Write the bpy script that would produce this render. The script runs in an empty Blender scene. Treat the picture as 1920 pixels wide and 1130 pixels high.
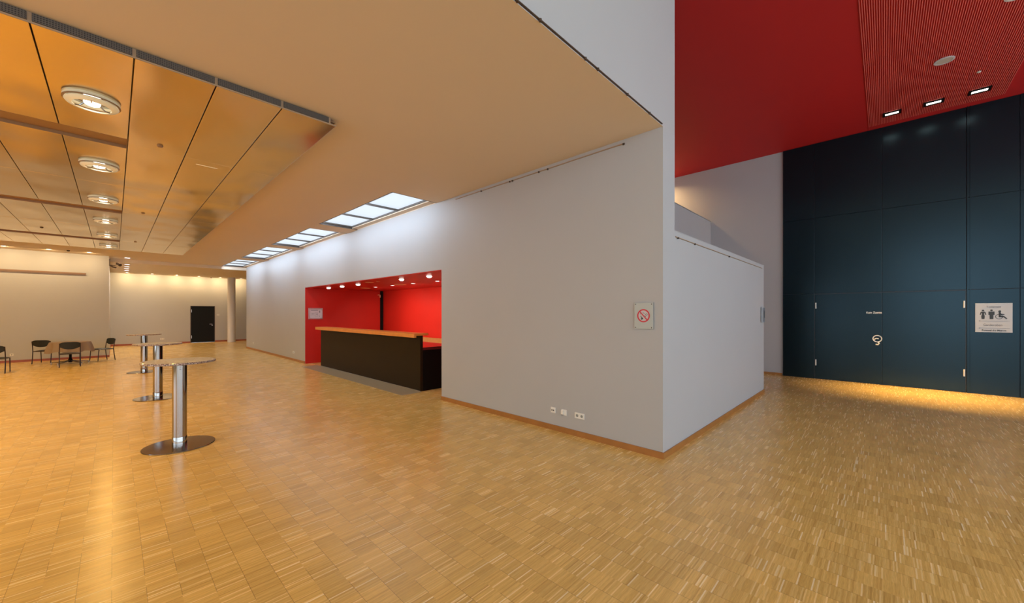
import bpy, bmesh, math, random
from mathutils import Vector, Matrix

random.seed(7)
sc = bpy.context.scene
COL = sc.collection

# ------------------------------------------------------------------ camera, world, daylight, exposure
F_PX = 721.6                      # focal length in pixels of the 1920 px wide frame
AZ = 44.0476                      # the viewing direction, degrees from +X
cam = bpy.data.cameras.new('camera')
cam.sensor_width = 36.0
cam.lens = 36.0 * F_PX / 1920.0
cam.shift_y = 21.0 / 1920.0
cam.clip_start = 0.05
cam.clip_end = 200
cam_o = bpy.data.objects.new('camera', cam)
cam_o.location = (0, 0, 1.7)
cam_o.rotation_euler = (math.radians(90), 0, math.radians(AZ - 90))
COL.objects.link(cam_o)
sc.camera = cam_o

sc.view_settings.view_transform = 'Standard'
sc.view_settings.look = 'None'
sc.view_settings.exposure = 0.85
sc.view_settings.gamma = 1.0
sc.view_settings.use_curve_mapping = False
sc.cycles.use_denoising = True
sc.cycles.max_bounces = 10
sc.cycles.diffuse_bounces = 6
sc.cycles.glossy_bounces = 5
sc.cycles.sample_clamp_indirect = 6.0
sc.cycles.caustics_reflective = False
sc.cycles.caustics_refractive = False

SKY = (0.74, 0.87, 1.0)
SKY_STRENGTH = 1.78
LAMP_WARM = (1.0, 0.60, 0.15)
LAMP_W = 9.0
COVE_FILL_W = 20.0
ADDED_LAMP_W = 40.0
LAMP_CEIL = (1.0, 0.68, 0.33)
WASH_W = 6.0
world = bpy.data.worlds.new('sky')
world.use_nodes = True
bgn = world.node_tree.nodes['Background']
bgn.inputs[0].default_value = (*SKY, 1)
bgn.inputs[1].default_value = SKY_STRENGTH
sc.world = world


def portal(x, y, z, sx, sz, rz):
    l = bpy.data.lights.new('daylight_portal', 'AREA')
    l.shape = 'RECTANGLE'; l.size = sx; l.size_y = sz
    l.cycles.is_portal = True
    o = bpy.data.objects.new('daylight_portal', l)
    o.location = (x, y, z)
    o.rotation_euler = (math.radians(90), 0, math.radians(rz))
    COL.objects.link(o)


portal(2.3, -6.9, 3.0, 20.4, 5.6, 180)      # added facade behind the camera
portal(-7.9, -2.9, 3.0, 4.4, 5.6, 90)       # added facade at the hall's left end
portal(-7.9, 5.6, 1.8, 6.6, 3.0, 90)        # added window in the low hall's side wall


# ------------------------------------------------------------------ materials
def mat(name, col, rough=0.5, metal=0.0, spec=0.5, emit=None, estr=0.0, noise=0.0, nscale=40.0, bump=0.0, coat=0.0):
    m = bpy.data.materials.new(name)
    m.use_nodes = True
    nt = m.node_tree
    b = nt.nodes['Principled BSDF']
    b.inputs['Base Color'].default_value = (*col, 1)
    b.inputs['Roughness'].default_value = rough
    b.inputs['Metallic'].default_value = metal
    b.inputs['Specular IOR Level'].default_value = spec
    b.inputs['Coat Weight'].default_value = coat
    if emit:
        b.inputs['Emission Color'].default_value = (*emit, 1)
        b.inputs['Emission Strength'].default_value = estr
    if noise or bump:
        g = nt.nodes.new('ShaderNodeNewGeometry')
        n = nt.nodes.new('ShaderNodeTexNoise')
        n.inputs['Scale'].default_value = nscale
        n.inputs['Detail'].default_value = 4
        nt.links.new(g.outputs['Position'], n.inputs['Vector'])
        if noise:
            r = nt.nodes.new('ShaderNodeMapRange')
            r.inputs['To Min'].default_value = 1 - noise
            r.inputs['To Max'].default_value = 1 + noise
            nt.links.new(n.outputs['Fac'], r.inputs['Value'])
            x = nt.nodes.new('ShaderNodeVectorMath'); x.operation = 'SCALE'
            x.inputs[0].default_value = col
            nt.links.new(r.outputs[0], x.inputs['Scale'])
            nt.links.new(x.outputs[0], b.inputs['Base Color'])
        if bump:
            bp = nt.nodes.new('ShaderNodeBump')
            bp.inputs['Strength'].default_value = bump
            bp.inputs['Distance'].default_value = 0.01
            nt.links.new(n.outputs['Fac'], bp.inputs['Height'])
            nt.links.new(bp.outputs[0], b.inputs['Normal'])
    return m


M = {}
M['white'] = mat('white_wall_paint', (0.435, 0.44, 0.445), 0.5, noise=0.03, nscale=1.2, spec=0.3)
M['ceil'] = mat('white_ceiling_paint', (0.68, 0.58, 0.45), 0.7, noise=0.03, nscale=0.8, spec=0.2)
M['red'] = mat('red_wall_paint', (0.52, 0.016, 0.009), 0.45, noise=0.08, nscale=1.5, spec=0.35)
M['redceil'] = mat('red_ceiling_paint', (0.44, 0.017, 0.018), 0.6, noise=0.05, nscale=1.0, spec=0.25)
M['redslat'] = mat('pale_red_slats', (0.74, 0.15, 0.13), 0.45)
M['black'] = mat('blue_black_lacquered_panel', (0.003, 0.007, 0.010), 0.25, spec=0.56, noise=0.25, nscale=3.0, bump=0.02)
M['black'].node_tree.nodes['Principled BSDF'].inputs['Specular Tint'].default_value = (0.5, 0.82, 1.0, 1)
M['blackjoint'] = mat('panel_joint', (0.03, 0.045, 0.06), 0.3)
M['door'] = mat('black_door', (0.005, 0.005, 0.004), 0.5, spec=0.2)
M['base'] = mat('oak_baseboard', (0.36, 0.15, 0.035), 0.4, noise=0.25, nscale=8)
M['basered'] = mat('reddish_baseboard', (0.30, 0.07, 0.025), 0.4, noise=0.2, nscale=8)
M['steel'] = mat('polished_steel', (0.40, 0.38, 0.36), 0.07, 1.0)
M['steeld'] = mat('brushed_steel', (0.30, 0.26, 0.25), 0.14, 1.0)
M['alu'] = mat('aluminium', (0.62, 0.62, 0.62), 0.35, 1.0)
M['frame'] = mat('dark_bronze_frame', (0.085, 0.07, 0.06), 0.4)
M['slot'] = mat('bronze_slot', (0.30, 0.17, 0.075), 0.45)
M['stripm'] = mat('brown_metal_strip', (0.16, 0.10, 0.07), 0.4)
M['grille'] = mat('dark_grille', (0.03, 0.028, 0.025), 0.5)
M['hookm'] = mat('brown_fitting', (0.06, 0.035, 0.02), 0.5)
M['railm'] = mat('tan_rail', (0.38, 0.27, 0.17), 0.5)
M['counter'] = mat('brown_black_laminate', (0.017, 0.009, 0.0025), 0.5, spec=0.2, noise=0.2, nscale=3)
M['blk'] = mat('matt_black', (0.003, 0.003, 0.003), 0.6, spec=0.15)
M['wood'] = mat('orange_wood_top', (0.75, 0.27, 0.05), 0.3, noise=0.2, nscale=6)
M['mat'] = mat('grey_strip', (0.36, 0.29, 0.18), 0.4, noise=0.15, nscale=20)
M['pane'] = mat('luminous_pane', (0.10, 0.11, 0.12), 0.3, emit=(0.78, 0.89, 1.0), estr=0.50, spec=0.2)
M['bulb'] = mat('glowing_bulb', (1, 1, 1), 0.4, emit=(1.0, 0.93, 0.80), estr=5.0)
M['bulbw'] = mat('glowing_white_lamp', (1, 1, 1), 0.4, emit=(1.0, 0.93, 0.98), estr=2.5)
M['glassy'] = mat('frosted_lamp_glass', (0.72, 0.64, 0.46), 0.12, emit=(1.0, 0.80, 0.45), estr=0.10, spec=0.8)
M['chair'] = mat('black_upholstery', (0.008, 0.012, 0.012), 0.6)
M['chairfr'] = mat('dark_brown_frame', (0.022, 0.010, 0.010), 0.35)
M['seatgr'] = mat('grey_brown_seat', (0.055, 0.045, 0.035), 0.6)
M['cloth'] = mat('taupe_cloth', (0.27, 0.20, 0.16), 0.8, noise=0.1, nscale=10)
M['plastic'] = mat('white_plastic', (0.78, 0.77, 0.72), 0.4)
M['hole'] = mat('grey_socket_recess', (0.26, 0.27, 0.25), 0.5)
M['sign'] = mat('pale_grey_sign', (0.46, 0.49, 0.52), 0.25)
M['signg'] = mat('greenish_grey_plate', (0.42, 0.44, 0.40), 0.3)
M['ink'] = mat('dark_ink', (0.03, 0.04, 0.05), 0.5)
M['inkgrey'] = mat('grey_ink', (0.16, 0.18, 0.20), 0.5)
M['signred'] = mat('sign_red', (0.55, 0.005, 0.02), 0.4)
M['txt'] = mat('white_lettering', (0.85, 0.88, 0.9), 0.5, emit=None)
M['paper'] = mat('pale_paper', (0.55, 0.51, 0.52), 0.5)
M['tanvent'] = mat('tan_disc', (0.72, 0.36, 0.20), 0.5)
M['spk'] = mat('grey_disc', (0.50, 0.44, 0.38), 0.6)
M['column'] = mat('white_column_paint', (0.70, 0.70, 0.70), 0.5)
M['worktop'] = mat('worktop_with_red_reflection', (0.10, 0.02, 0.02), 0.12)  # dark wood with the bar's red reflection put into its colour


def N(nt, typ, op=None, **kw):
    n = nt.nodes.new(typ)
    if op: n.operation = op
    return n


def floor_material():
    m = bpy.data.materials.new('oak_strip_parquet')
    m.use_nodes = True
    nt = m.node_tree
    L = nt.links.new
    b = nt.nodes['Principled BSDF']
    geo = nt.nodes.new('ShaderNodeNewGeometry')
    sep = nt.nodes.new('ShaderNodeSeparateXYZ')
    L(geo.outputs['Position'], sep.inputs[0])

    def mth(op, a, bb=None, c=None):
        n = nt.nodes.new('ShaderNodeMath'); n.operation = op
        for i, v in enumerate((a, bb, c)):
            if v is None: continue
            if isinstance(v, (int, float)): n.inputs[i].default_value = v
            else: L(v, n.inputs[i])
        return n.outputs[0]

    def white(a, bb):
        c = nt.nodes.new('ShaderNodeCombineXYZ')
        L(a, c.inputs[0]); L(bb, c.inputs[1])
        w = nt.nodes.new('ShaderNodeTexWhiteNoise'); w.noise_dimensions = '2D'
        L(c.outputs[0], w.inputs['Vector'])
        return w.outputs['Value']
    xs = mth('DIVIDE', mth('ADD', sep.outputs[0], 0.012 + 149), 0.149)
    row = mth('FLOOR', xs)
    xf = mth('FRACT', xs)
    one = nt.nodes.new('ShaderNodeValue'); one.outputs[0].default_value = 3.7
    roff = white(row, one.outputs[0])
    ys = mth('ADD', mth('DIVIDE', mth('ADD', sep.outputs[1], 100), 0.0082), mth('MULTIPLY', roff, 40.0))
    strip = mth('FLOOR', ys)
    block = mth('FLOOR', mth('DIVIDE', strip, 19.0))
    sv = white(row, strip)
    bv = white(mth('ADD', row, 511.0), block)
    # long wandering tone
    n1 = nt.nodes.new('ShaderNodeTexNoise'); n1.inputs['Scale'].default_value = 0.7
    L(geo.outputs['Position'], n1.inputs['Vector'])
    # fibre inside a strip, stretched along X
    mp = nt.nodes.new('ShaderNodeMapping'); mp.inputs['Scale'].default_value = (14, 420, 1)
    L(geo.outputs['Position'], mp.inputs['Vector'])
    n2 = nt.nodes.new('ShaderNodeTexNoise'); n2.inputs['Scale'].default_value = 1.0; n2.inputs['Detail'].default_value = 2
    L(mp.outputs[0], n2.inputs['Vector'])
    ramp = nt.nodes.new('ShaderNodeValToRGB')
    cr = ramp.color_ramp
    cr.elements[0].position = 0.0; cr.elements[0].color = (0.54, 0.325, 0.092, 1)
    cr.elements[1].position = 1.0; cr.elements[1].color = (0.90, 0.73, 0.44, 1)
    for p, c in ((0.06, (0.645, 0.405, 0.118, 1)), (0.5, (0.715, 0.46, 0.140, 1)), (0.86, (0.77, 0.51, 0.172, 1)), (0.955, (0.84, 0.59, 0.24, 1))):
        e = cr.elements.new(p); e.color = c
    L(sv, ramp.inputs[0])
    k = mth('ADD', mth('MULTIPLY', bv, 0.16), 0.87)
    k = mth('MULTIPLY', k, mth('ADD', mth('MULTIPLY', n1.outputs['Fac'], 0.2), 0.9))
    k = mth('MULTIPLY', k, mth('ADD', mth('MULTIPLY', n2.outputs['Fac'], 0.75), 0.64))
    # dark seam between rows, only for part of the blocks
    seam = mth('LESS_THAN', xf, 0.018)
    pres = mth('GREATER_THAN', white(mth('ADD', row, 91.0), block), 0.35)
    k = mth('MULTIPLY', k, mth('SUBTRACT', 1.0, mth('MULTIPLY', mth('MULTIPLY', seam, pres), 0.5)))
    vm = nt.nodes.new('ShaderNodeVectorMath'); vm.operation = 'SCALE'
    L(ramp.outputs[0], vm.inputs[0]); L(k, vm.inputs['Scale'])
    L(vm.outputs[0], b.inputs['Base Color'])
    rg = mth('ADD', mth('MULTIPLY', sv, 0.08), 0.20)
    L(rg, b.inputs['Roughness'])
    b.inputs['Specular IOR Level'].default_value = 0.5
    n3 = nt.nodes.new('ShaderNodeTexNoise'); n3.inputs['Scale'].default_value = 5.0
    L(geo.outputs['Position'], n3.inputs['Vector'])
    bp = nt.nodes.new('ShaderNodeBump'); bp.inputs['Strength'].default_value = 0.12; bp.inputs['Distance'].default_value = 0.01
    L(n3.outputs['Fac'], bp.inputs['Height'])
    L(bp.outputs[0], b.inputs['Normal'])
    return m


def metal_ceiling_material():
    m = bpy.data.materials.new('satin_copper_tinted_panel')
    m.use_nodes = True
    nt = m.node_tree
    L = nt.links.new
    b = nt.nodes['Principled BSDF']
    b.inputs['Metallic'].default_value = 1.0
    b.inputs['Base Color'].default_value = (0.78, 0.64, 0.43, 1)
    b.inputs['Roughness'].default_value = 0.2
    geo = nt.nodes.new('ShaderNodeNewGeometry')
    mp = nt.nodes.new('ShaderNodeMapping'); mp.inputs['Scale'].default_value = (1.2, 0.7, 1)
    L(geo.outputs['Position'], mp.inputs['Vector'])
    n = nt.nodes.new('ShaderNodeTexNoise'); n.inputs['Scale'].default_value = 1.1; n.inputs['Detail'].default_value = 1
    L(mp.outputs[0], n.inputs['Vector'])
    bp = nt.nodes.new('ShaderNodeBump'); bp.inputs['Strength'].default_value = 0.7; bp.inputs['Distance'].default_value = 0.07
    L(n.outputs['Fac'], bp.inputs['Height'])
    L(bp.outputs[0], b.inputs['Normal'])
    return m


def grille_material():
    m = bpy.data.materials.new('perforated_grille')
    m.use_nodes = True
    nt = m.node_tree
    L = nt.links.new
    b = nt.nodes['Principled BSDF']
    geo = nt.nodes.new('ShaderNodeNewGeometry')
    v = nt.nodes.new('ShaderNodeTexVoronoi'); v.inputs['Scale'].default_value = 70; v.inputs['Randomness'].default_value = 0
    L(geo.outputs['Position'], v.inputs['Vector'])
    r = nt.nodes.new('ShaderNodeValToRGB')
    r.color_ramp.elements[0].position = 0.34; r.color_ramp.elements[0].color = (0.008, 0.008, 0.009, 1)
    r.color_ramp.elements[1].position = 0.42; r.color_ramp.elements[1].color = (0.10, 0.09, 0.08, 1)
    L(v.outputs['Distance'], r.inputs[0]); L(r.outputs[0], b.inputs['Base Color'])
    b.inputs['Roughness'].default_value = 0.5
    return m


def granite_material():
    m = bpy.data.materials.new('speckled_stone_top')
    m.use_nodes = True
    nt = m.node_tree
    L = nt.links.new
    b = nt.nodes['Principled BSDF']
    geo = nt.nodes.new('ShaderNodeNewGeometry')
    v = nt.nodes.new('ShaderNodeTexVoronoi'); v.inputs['Scale'].default_value = 110
    L(geo.outputs['Position'], v.inputs['Vector'])
    r = nt.nodes.new('ShaderNodeValToRGB')
    r.color_ramp.elements[0].position = 0.0; r.color_ramp.elements[0].color = (0.05, 0.03, 0.03, 1)
    r.color_ramp.elements[1].position = 1.0; r.color_ramp.elements[1].color = (0.62, 0.50, 0.40, 1)
    e = r.color_ramp.elements.new(0.45); e.color = (0.24, 0.15, 0.12, 1)
    sp = nt.nodes.new('ShaderNodeSeparateXYZ'); L(v.outputs['Color'], sp.inputs[0])
    L(sp.outputs[0], r.inputs[0]); L(r.outputs[0], b.inputs['Base Color'])
    b.inputs['Roughness'].default_value = 0.16
    return m


M['floor'] = floor_material()
M['copper'] = metal_ceiling_material()
M['perf'] = grille_material()
M['granite'] = granite_material()


# ------------------------------------------------------------------ helpers
def bx(bm, x0, x1, y0, y1, z0, z1):
    vs = [bm.verts.new((x, y, z)) for x in (x0, x1) for y in (y0, y1) for z in (z0, z1)]
    for f in ((0, 1, 3, 2), (4, 6, 7, 5), (0, 4, 5, 1), (2, 3, 7, 6), (0, 2, 6, 4), (1, 5, 7, 3)):
        bm.faces.new([vs[i] for i in f])


def slab(bm, xs, ys, z0, z1, holes):
    """flat slab x/y with rectangular through-holes (x0,x1,y0,y1), built as one shell"""
    X = sorted(set(list(xs) + [v for h in holes for v in h[:2]]))
    Y = sorted(set(list(ys) + [v for h in holes for v in h[2:]]))
    solid = {}
    for i in range(len(X) - 1):
        for j in range(len(Y) - 1):
            cx, cy = (X[i] + X[i + 1]) / 2, (Y[j] + Y[j + 1]) / 2
            solid[i, j] = not any(h[0] < cx < h[1] and h[2] < cy < h[3] for h in holes)
    vc = {}

    def v(i, j, z):
        k = (i, j, z)
        if k not in vc: vc[k] = bm.verts.new((X[i], Y[j], z))
        return vc[k]
    for (i, j), s in solid.items():
        if not s: continue
        bm.faces.new([v(i, j, z0), v(i, j + 1, z0), v(i + 1, j + 1, z0), v(i + 1, j, z0)])
        bm.faces.new([v(i, j, z1), v(i + 1, j, z1), v(i + 1, j + 1, z1), v(i, j + 1, z1)])
        if not solid.get((i - 1, j)): bm.faces.new([v(i, j, z0), v(i, j, z1), v(i, j + 1, z1), v(i, j + 1, z0)])
        if not solid.get((i + 1, j)): bm.faces.new([v(i + 1, j, z0), v(i + 1, j + 1, z0), v(i + 1, j + 1, z1), v(i + 1, j, z1)])
        if not solid.get((i, j - 1)): bm.faces.new([v(i, j, z0), v(i + 1, j, z0), v(i + 1, j, z1), v(i, j, z1)])
        if not solid.get((i, j + 1)): bm.faces.new([v(i, j + 1, z0), v(i, j + 1, z1), v(i + 1, j + 1, z1), v(i + 1, j + 1, z0)])


def lathe(bm, prof, seg=32, c=(0, 0, 0), axis='Z'):
    """revolve a profile [(r,z)...]; r=0 ends close"""
    rings = []
    for r, z in prof:
        ring = []
        n = 1 if r <= 1e-6 else seg
        for k in range(n):
            a = 2 * math.pi * k / seg
            p = (r * math.cos(a), r * math.sin(a), z)
            if axis == 'X': p = (p[2], p[0], p[1])
            if axis == 'Y': p = (p[1], p[2], p[0])
            ring.append(bm.verts.new((p[0] + c[0], p[1] + c[1], p[2] + c[2])))
        rings.append(ring)
    for a, b in zip(rings, rings[1:]):
        if len(a) == 1 and len(b) == 1: continue
        for k in range(seg):
            k2 = (k + 1) % seg
            if len(a) == 1: bm.faces.new([a[0], b[k], b[k2]])
            elif len(b) == 1: bm.faces.new([a[k], b[0], a[k2]])
            else: bm.faces.new([a[k], b[k], b[k2], a[k2]])


def tube(bm, pts, r, seg=10, r2=None):
    pts = [Vector(p) for p in pts]
    rings = []
    n = len(pts)
    up = None
    for i, p in enumerate(pts):
        d = (pts[min(i + 1, n - 1)] - pts[max(i - 1, 0)]).normalized()
        if up is None:
            up = Vector((0, 0, 1)) if abs(d.z) < 0.9 else Vector((1, 0, 0))
        s = d.cross(up).normalized()
        t = s.cross(d).normalized()
        up = t
        rr = r if r2 is None else r + (r2 - r) * i / (n - 1)
        rings.append([bm.verts.new(p + s * rr * math.cos(2 * math.pi * k / seg) + t * rr * math.sin(2 * math.pi * k / seg)) for k in range(seg)])
    for a, b in zip(rings, rings[1:]):
        for k in range(seg):
            bm.faces.new([a[k], a[(k + 1) % seg], b[(k + 1) % seg], b[k]])
    bm.faces.new(rings[0][::-1]); bm.faces.new(rings[-1])


def obj(name, bm, m, parent=None, bevel=0.0, smooth=False, subsurf=0):
    bmesh.ops.recalc_face_normals(bm, faces=bm.faces)
    me = bpy.data.meshes.new(name)
    bm.to_mesh(me); bm.free()
    me.materials.append(m)
    o = bpy.data.objects.new(name, me)
    COL.objects.link(o)
    if parent is not None: o.parent = parent
    if smooth:
        for p in me.polygons: p.use_smooth = True
        me.set_sharp_from_angle(angle=math.radians(40))
    if bevel:
        md = o.modifiers.new('bevel', 'BEVEL'); md.width = bevel; md.segments = 2; md.limit_method = 'ANGLE'
    if subsurf:
        md = o.modifiers.new('subsurf', 'SUBSURF'); md.levels = subsurf; md.render_levels = subsurf
    return o


def box(name, m, b, parent=None, bevel=0.0):
    bm = bmesh.new(); bx(bm, *b)
    return obj(name, bm, m, parent, bevel)


def tag(o, label=None, cat=None, group=None, kind=None):
    if label: o['label'] = label
    if cat: o['category'] = cat
    if group: o['group'] = group
    if kind: o['kind'] = kind
    return o


def st(o, label, cat):
    return tag(o, label, cat, kind='structure')


def thing(name, label, cat, loc=(0, 0, 0), rz=0.0, group=None, kind=None):
    o = bpy.data.objects.new(name, None)
    o.empty_display_size = 0.1
    o.location = loc; o.rotation_euler = (0, 0, rz)
    COL.objects.link(o)
    return tag(o, label, cat, group, kind)


def dup(src, loc, label, rz=None, group=None):
    r = src.copy(); COL.objects.link(r)
    r.location = loc
    if rz is not None: r.rotation_euler = (0, 0, rz)
    r['label'] = label
    if group: r['group'] = group

    def rec(a, b):
        for ch in list(a.children):
            c = ch.copy(); COL.objects.link(c); c.parent = b
            rec(ch, c)
    rec(src, r)
    return r


def lamp_light(parent, power, col, radius, loc, spread=180, typ='AREA', rot=(0, 0, 0), spot=None):
    l = bpy.data.lights.new('lamp_light', typ)
    l.energy = power; l.color = col
    if typ == 'AREA':
        l.shape = 'DISK'; l.size = radius * 2; l.spread = math.radians(spread)
    else:
        l.shadow_soft_size = radius
        if spot: l.spot_size = math.radians(spot); l.spot_blend = 0.8
    o = bpy.data.objects.new('lamp_light', l)
    o.location = loc; o.rotation_euler = rot
    COL.objects.link(o)
    if parent is not None: o.parent = parent
    return o


def letters(name, text, size, m, parent, loc, rot, bold=0.0, sx=1.0):
    c = bpy.data.curves.new(name, 'FONT')
    c.body = text; c.size = size; c.extrude = 0.0006; c.align_x = 'CENTER'; c.align_y = 'CENTER'
    c.offset = bold
    c.materials.append(m)
    o = bpy.data.objects.new(name, c)
    o.location = loc; o.rotation_euler = rot; o.scale = (sx, 1, 1)
    COL.objects.link(o)
    bpy.context.view_layer.update()
    me = bpy.data.meshes.new_from_object(o.evaluated_get(bpy.context.evaluated_depsgraph_get()))
    loc_, rot_, sc_ = o.location.copy(), o.rotation_euler.copy(), o.scale.copy()
    bpy.data.objects.remove(o); bpy.data.curves.remove(c)
    o = bpy.data.objects.new(name, me); o.location = loc_; o.rotation_euler = rot_; o.scale = sc_
    COL.objects.link(o)
    if parent is not None: o.parent = parent
    return o


# ------------------------------------------------------------------ the setting
XW, YW, HC, HR, XB = 4.439, 1.851, 3.869, 6.07, 12.64
YL, YF, YE = 21.405, 28.12, 22.13       # left wall, far wall, end of the long wall
XWEST, YREAR = -8.0, -7.0

st(box('floor', M['floor'], (XWEST - 0.3, XB + 0.3, YREAR - 0.3, YF + 0.3, -0.2, 0.0)),
   'oak strip parquet floor running through the whole foyer', 'floor')

# long white wall with the bar opening
bm = bmesh.new()
bx(bm, XW, 4.788, YW, 6.205, 0, HR)
bx(bm, XW, 4.788, 13.93, YE, 0, HR)
bx(bm, XW, 4.788, 6.205, 13.93, 2.54, HR)
st(obj('wall_bar', bm, M['white']), 'long white wall with the bar opening under the skylights', 'wall')

# low wall to the right of the corner
bm = bmesh.new()
bx(bm, 4.788, 9.655, YW, YW + 0.22, 0, 2.703)
st(obj('wall_parapet', bm, M['white']), 'low bluish white parapet wall right of the tall corner', 'wall')
# upstand above the low ceiling
bm = bmesh.new()
bx(bm, XWEST, XW, YW, YW + 0.2, HC, HR)
st(obj('wall_upper', bm, M['white']), 'pale lilac upper wall above the edge of the low ceiling', 'wall')
# wall at the back of the red hall
bm = bmesh.new()
bx(bm, XB, XB + 0.25, YREAR, 5.98, 0, HR)
st(obj('wall_far_right', bm, M['white']), 'tall pinkish white wall behind the low parapet wall', 'wall')
# gallery front beyond the parapet wall
bm = bmesh.new()
bx(bm, 4.788, XB, 3.80, 4.0, 0, 4.465)
st(obj('wall_gallery', bm, M['white']), 'beige gallery balustrade wall above the low parapet wall', 'wall')
box_ = box('trim_3', M['alu'], (4.9, XB - 0.02, 3.785, 4.015, 4.466, 4.478))
st(box_, 'thin pale capping on top of the gallery balustrade', 'trim')
bm = bmesh.new(); bx(bm, 4.788, XB, 4.0, 5.79, 3.3, 3.45)
st(obj('floor_gallery', bm, M['ceil']), 'gallery floor behind the balustrade wall', 'floor')
bm = bmesh.new(); bx(bm, 4.788, XB + 0.25, 5.79, 5.98, 0, HR)
st(obj('wall_gallery_end', bm, M['white']), 'white end wall of the gallery', 'wall')

# red ceiling over the tall hall with slatted field
SL = (5.6, 12.345, -1.735, 0.268)
bm = bmesh.new(); bx(bm, 4.9, XB + 0.25, YREAR, 5.98, HR, HR + 0.2)
st(obj('ceiling_red', bm, M['redceil']), 'tall plain red ceiling over the right part of the foyer', 'ceiling')
bm = bmesh.new(); bx(bm, XWEST, 4.9, YREAR, YW + 0.2, HR, HR + 0.2)
st(obj('ceiling_tall', bm, M['ceil']), 'white part of the tall ceiling above the viewer', 'ceiling')
bm = bmesh.new()
n = 78
lamps_rect = [(11.80, -0.12), (11.80, -0.735), (11.80, -1.345)]
for k in range(n):
    y = SL[2] + (SL[3] - SL[2]) * (k + 0.5) / n
    bx(bm, SL[0], SL[1], y - 0.0045, y + 0.0045, HR - 0.012, HR)
st(obj('ceiling_slats', bm, M['redslat']), 'fine parallel slatted field set in the red ceiling', 'ceiling')

# low ceiling with the skylight openings
SKYX = (3.475, 4.432)
SKYY = [(6.36, 9.93), (10.58, 14.03), (14.62, 18.2), (18.95, 22.05)]
bm = bmesh.new()
slab(bm, (XWEST, XW), (YW + 0.2, YE), HC, HC + 0.25, [(SKYX[0], SKYX[1], a, b) for a, b in SKYY])
bx(bm, XWEST, XW, YW, YW + 0.2, HC - 0.001, HC)
st(obj('ceiling_low', bm, M['ceil']), 'low plain ceiling around the metal panels and skylights', 'ceiling')
bm = bmesh.new(); bx(bm, XWEST, 9.0, YE, YF + 0.2, 3.73, 4.1)
st(obj('ceiling_corridor', bm, M['ceil']), 'slightly lower ceiling in front of the far wall', 'ceiling')

# left, far and return walls
bm = bmesh.new(); bx(bm, XWEST, -0.135, YL, YL + 0.2, 0, HC)
bx(bm, -0.335, -0.135, YL + 0.2, YF, 0, 3.73)
st(obj('wall_left', bm, M['white']), 'warm lit white wall behind the chairs at the left', 'wall')
DX0, DX1 = 2.985, 4.10
bm = bmesh.new()
bx(bm, -0.135, DX0, YF, YF + 0.2, 0, 3.73)
bx(bm, DX1, 9.0, YF, YF + 0.2, 0, 3.73)
bx(bm, DX0, DX1, YF, YF + 0.2, 2.09, 3.73)
st(obj('wall_far', bm, M['white']), 'warm lit far wall with the black door', 'wall')
bm = bmesh.new(); bx(bm, 9.0, 9.2, YE, YF + 0.2, 0, 4.1); bx(bm, 4.788, 9.0, YE, YE + 0.15, 0, 4.1)
st(obj('wall_corridor', bm, M['white']), 'white walls closing the corridor behind the long wall', 'wall')

# unseen glazed facades, added to let daylight in
def facade(name, label, a0, a1, fixed, along):
    bm = bmesh.new()
    def b(u0, u1, w0, w1, z0, z1):
        if along == 'x': bx(bm, u0, u1, w0, w1, z0, z1)
        else: bx(bm, w0, w1, u0, u1, z0, z1)
    b(a0, a1, fixed - 0.2, fixed, 0, 0.2)
    b(a0, a1, fixed - 0.2, fixed, 5.8, HR)
    k = a0
    while k < a1 + 0.01:
        b(k - 0.05, k + 0.05, fixed - 0.15, fixed, 0.2, 5.8)
        k += (a1 - a0) / round((a1 - a0) / 2.1)
    b(a0, a1, fixed - 0.12, fixed - 0.03, 2.9, 2.98)
    st(obj(name, bm, M['frame']), label, 'window')
facade('added_window_1', 'added tall glazed facade behind the viewer, for daylight', XWEST, XB, YREAR, 'x')
facade('added_window_2', 'added tall glazed facade at the end of the tall hall, for daylight', -5.2, -0.7, XWEST, 'y')
bm = bmesh.new(); bx(bm, XWEST - 0.2, XWEST, -0.7, YW, 0, HR); bx(bm, XWEST - 0.2, XWEST, YREAR, -5.2, 0, HR)
st(obj('wall_hall_end', bm, M['white']), 'white wall beside the added end facade of the tall hall', 'wall')
bm = bmesh.new()
bx(bm, XWEST - 0.2, XWEST, YW, 2.2, 0, HR); bx(bm, XWEST - 0.2, XWEST, 9.0, YL + 0.2, 0, HR)
bx(bm, XWEST - 0.2, XWEST, 2.2, 9.0, 0, 0.25); bx(bm, XWEST - 0.2, XWEST, 2.2, 9.0, 3.4, HR)
st(obj('wall_west', bm, M['white']), 'white side wall of the low hall', 'wall')

bm = bmesh.new()  # unseen window added for cool daylight on the long wall
for k in range(5): bx(bm, XWEST - 0.12, XWEST - 0.04, 2.2 + 1.7 * k - 0.04 * (k > 0), 2.2 + 1.7 * k + 0.04 * (k < 4), 0.25, 3.4)
st(obj('added_window_3', bm, M['frame']), 'window added in the side wall of the low hall, for daylight', 'window')

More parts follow.
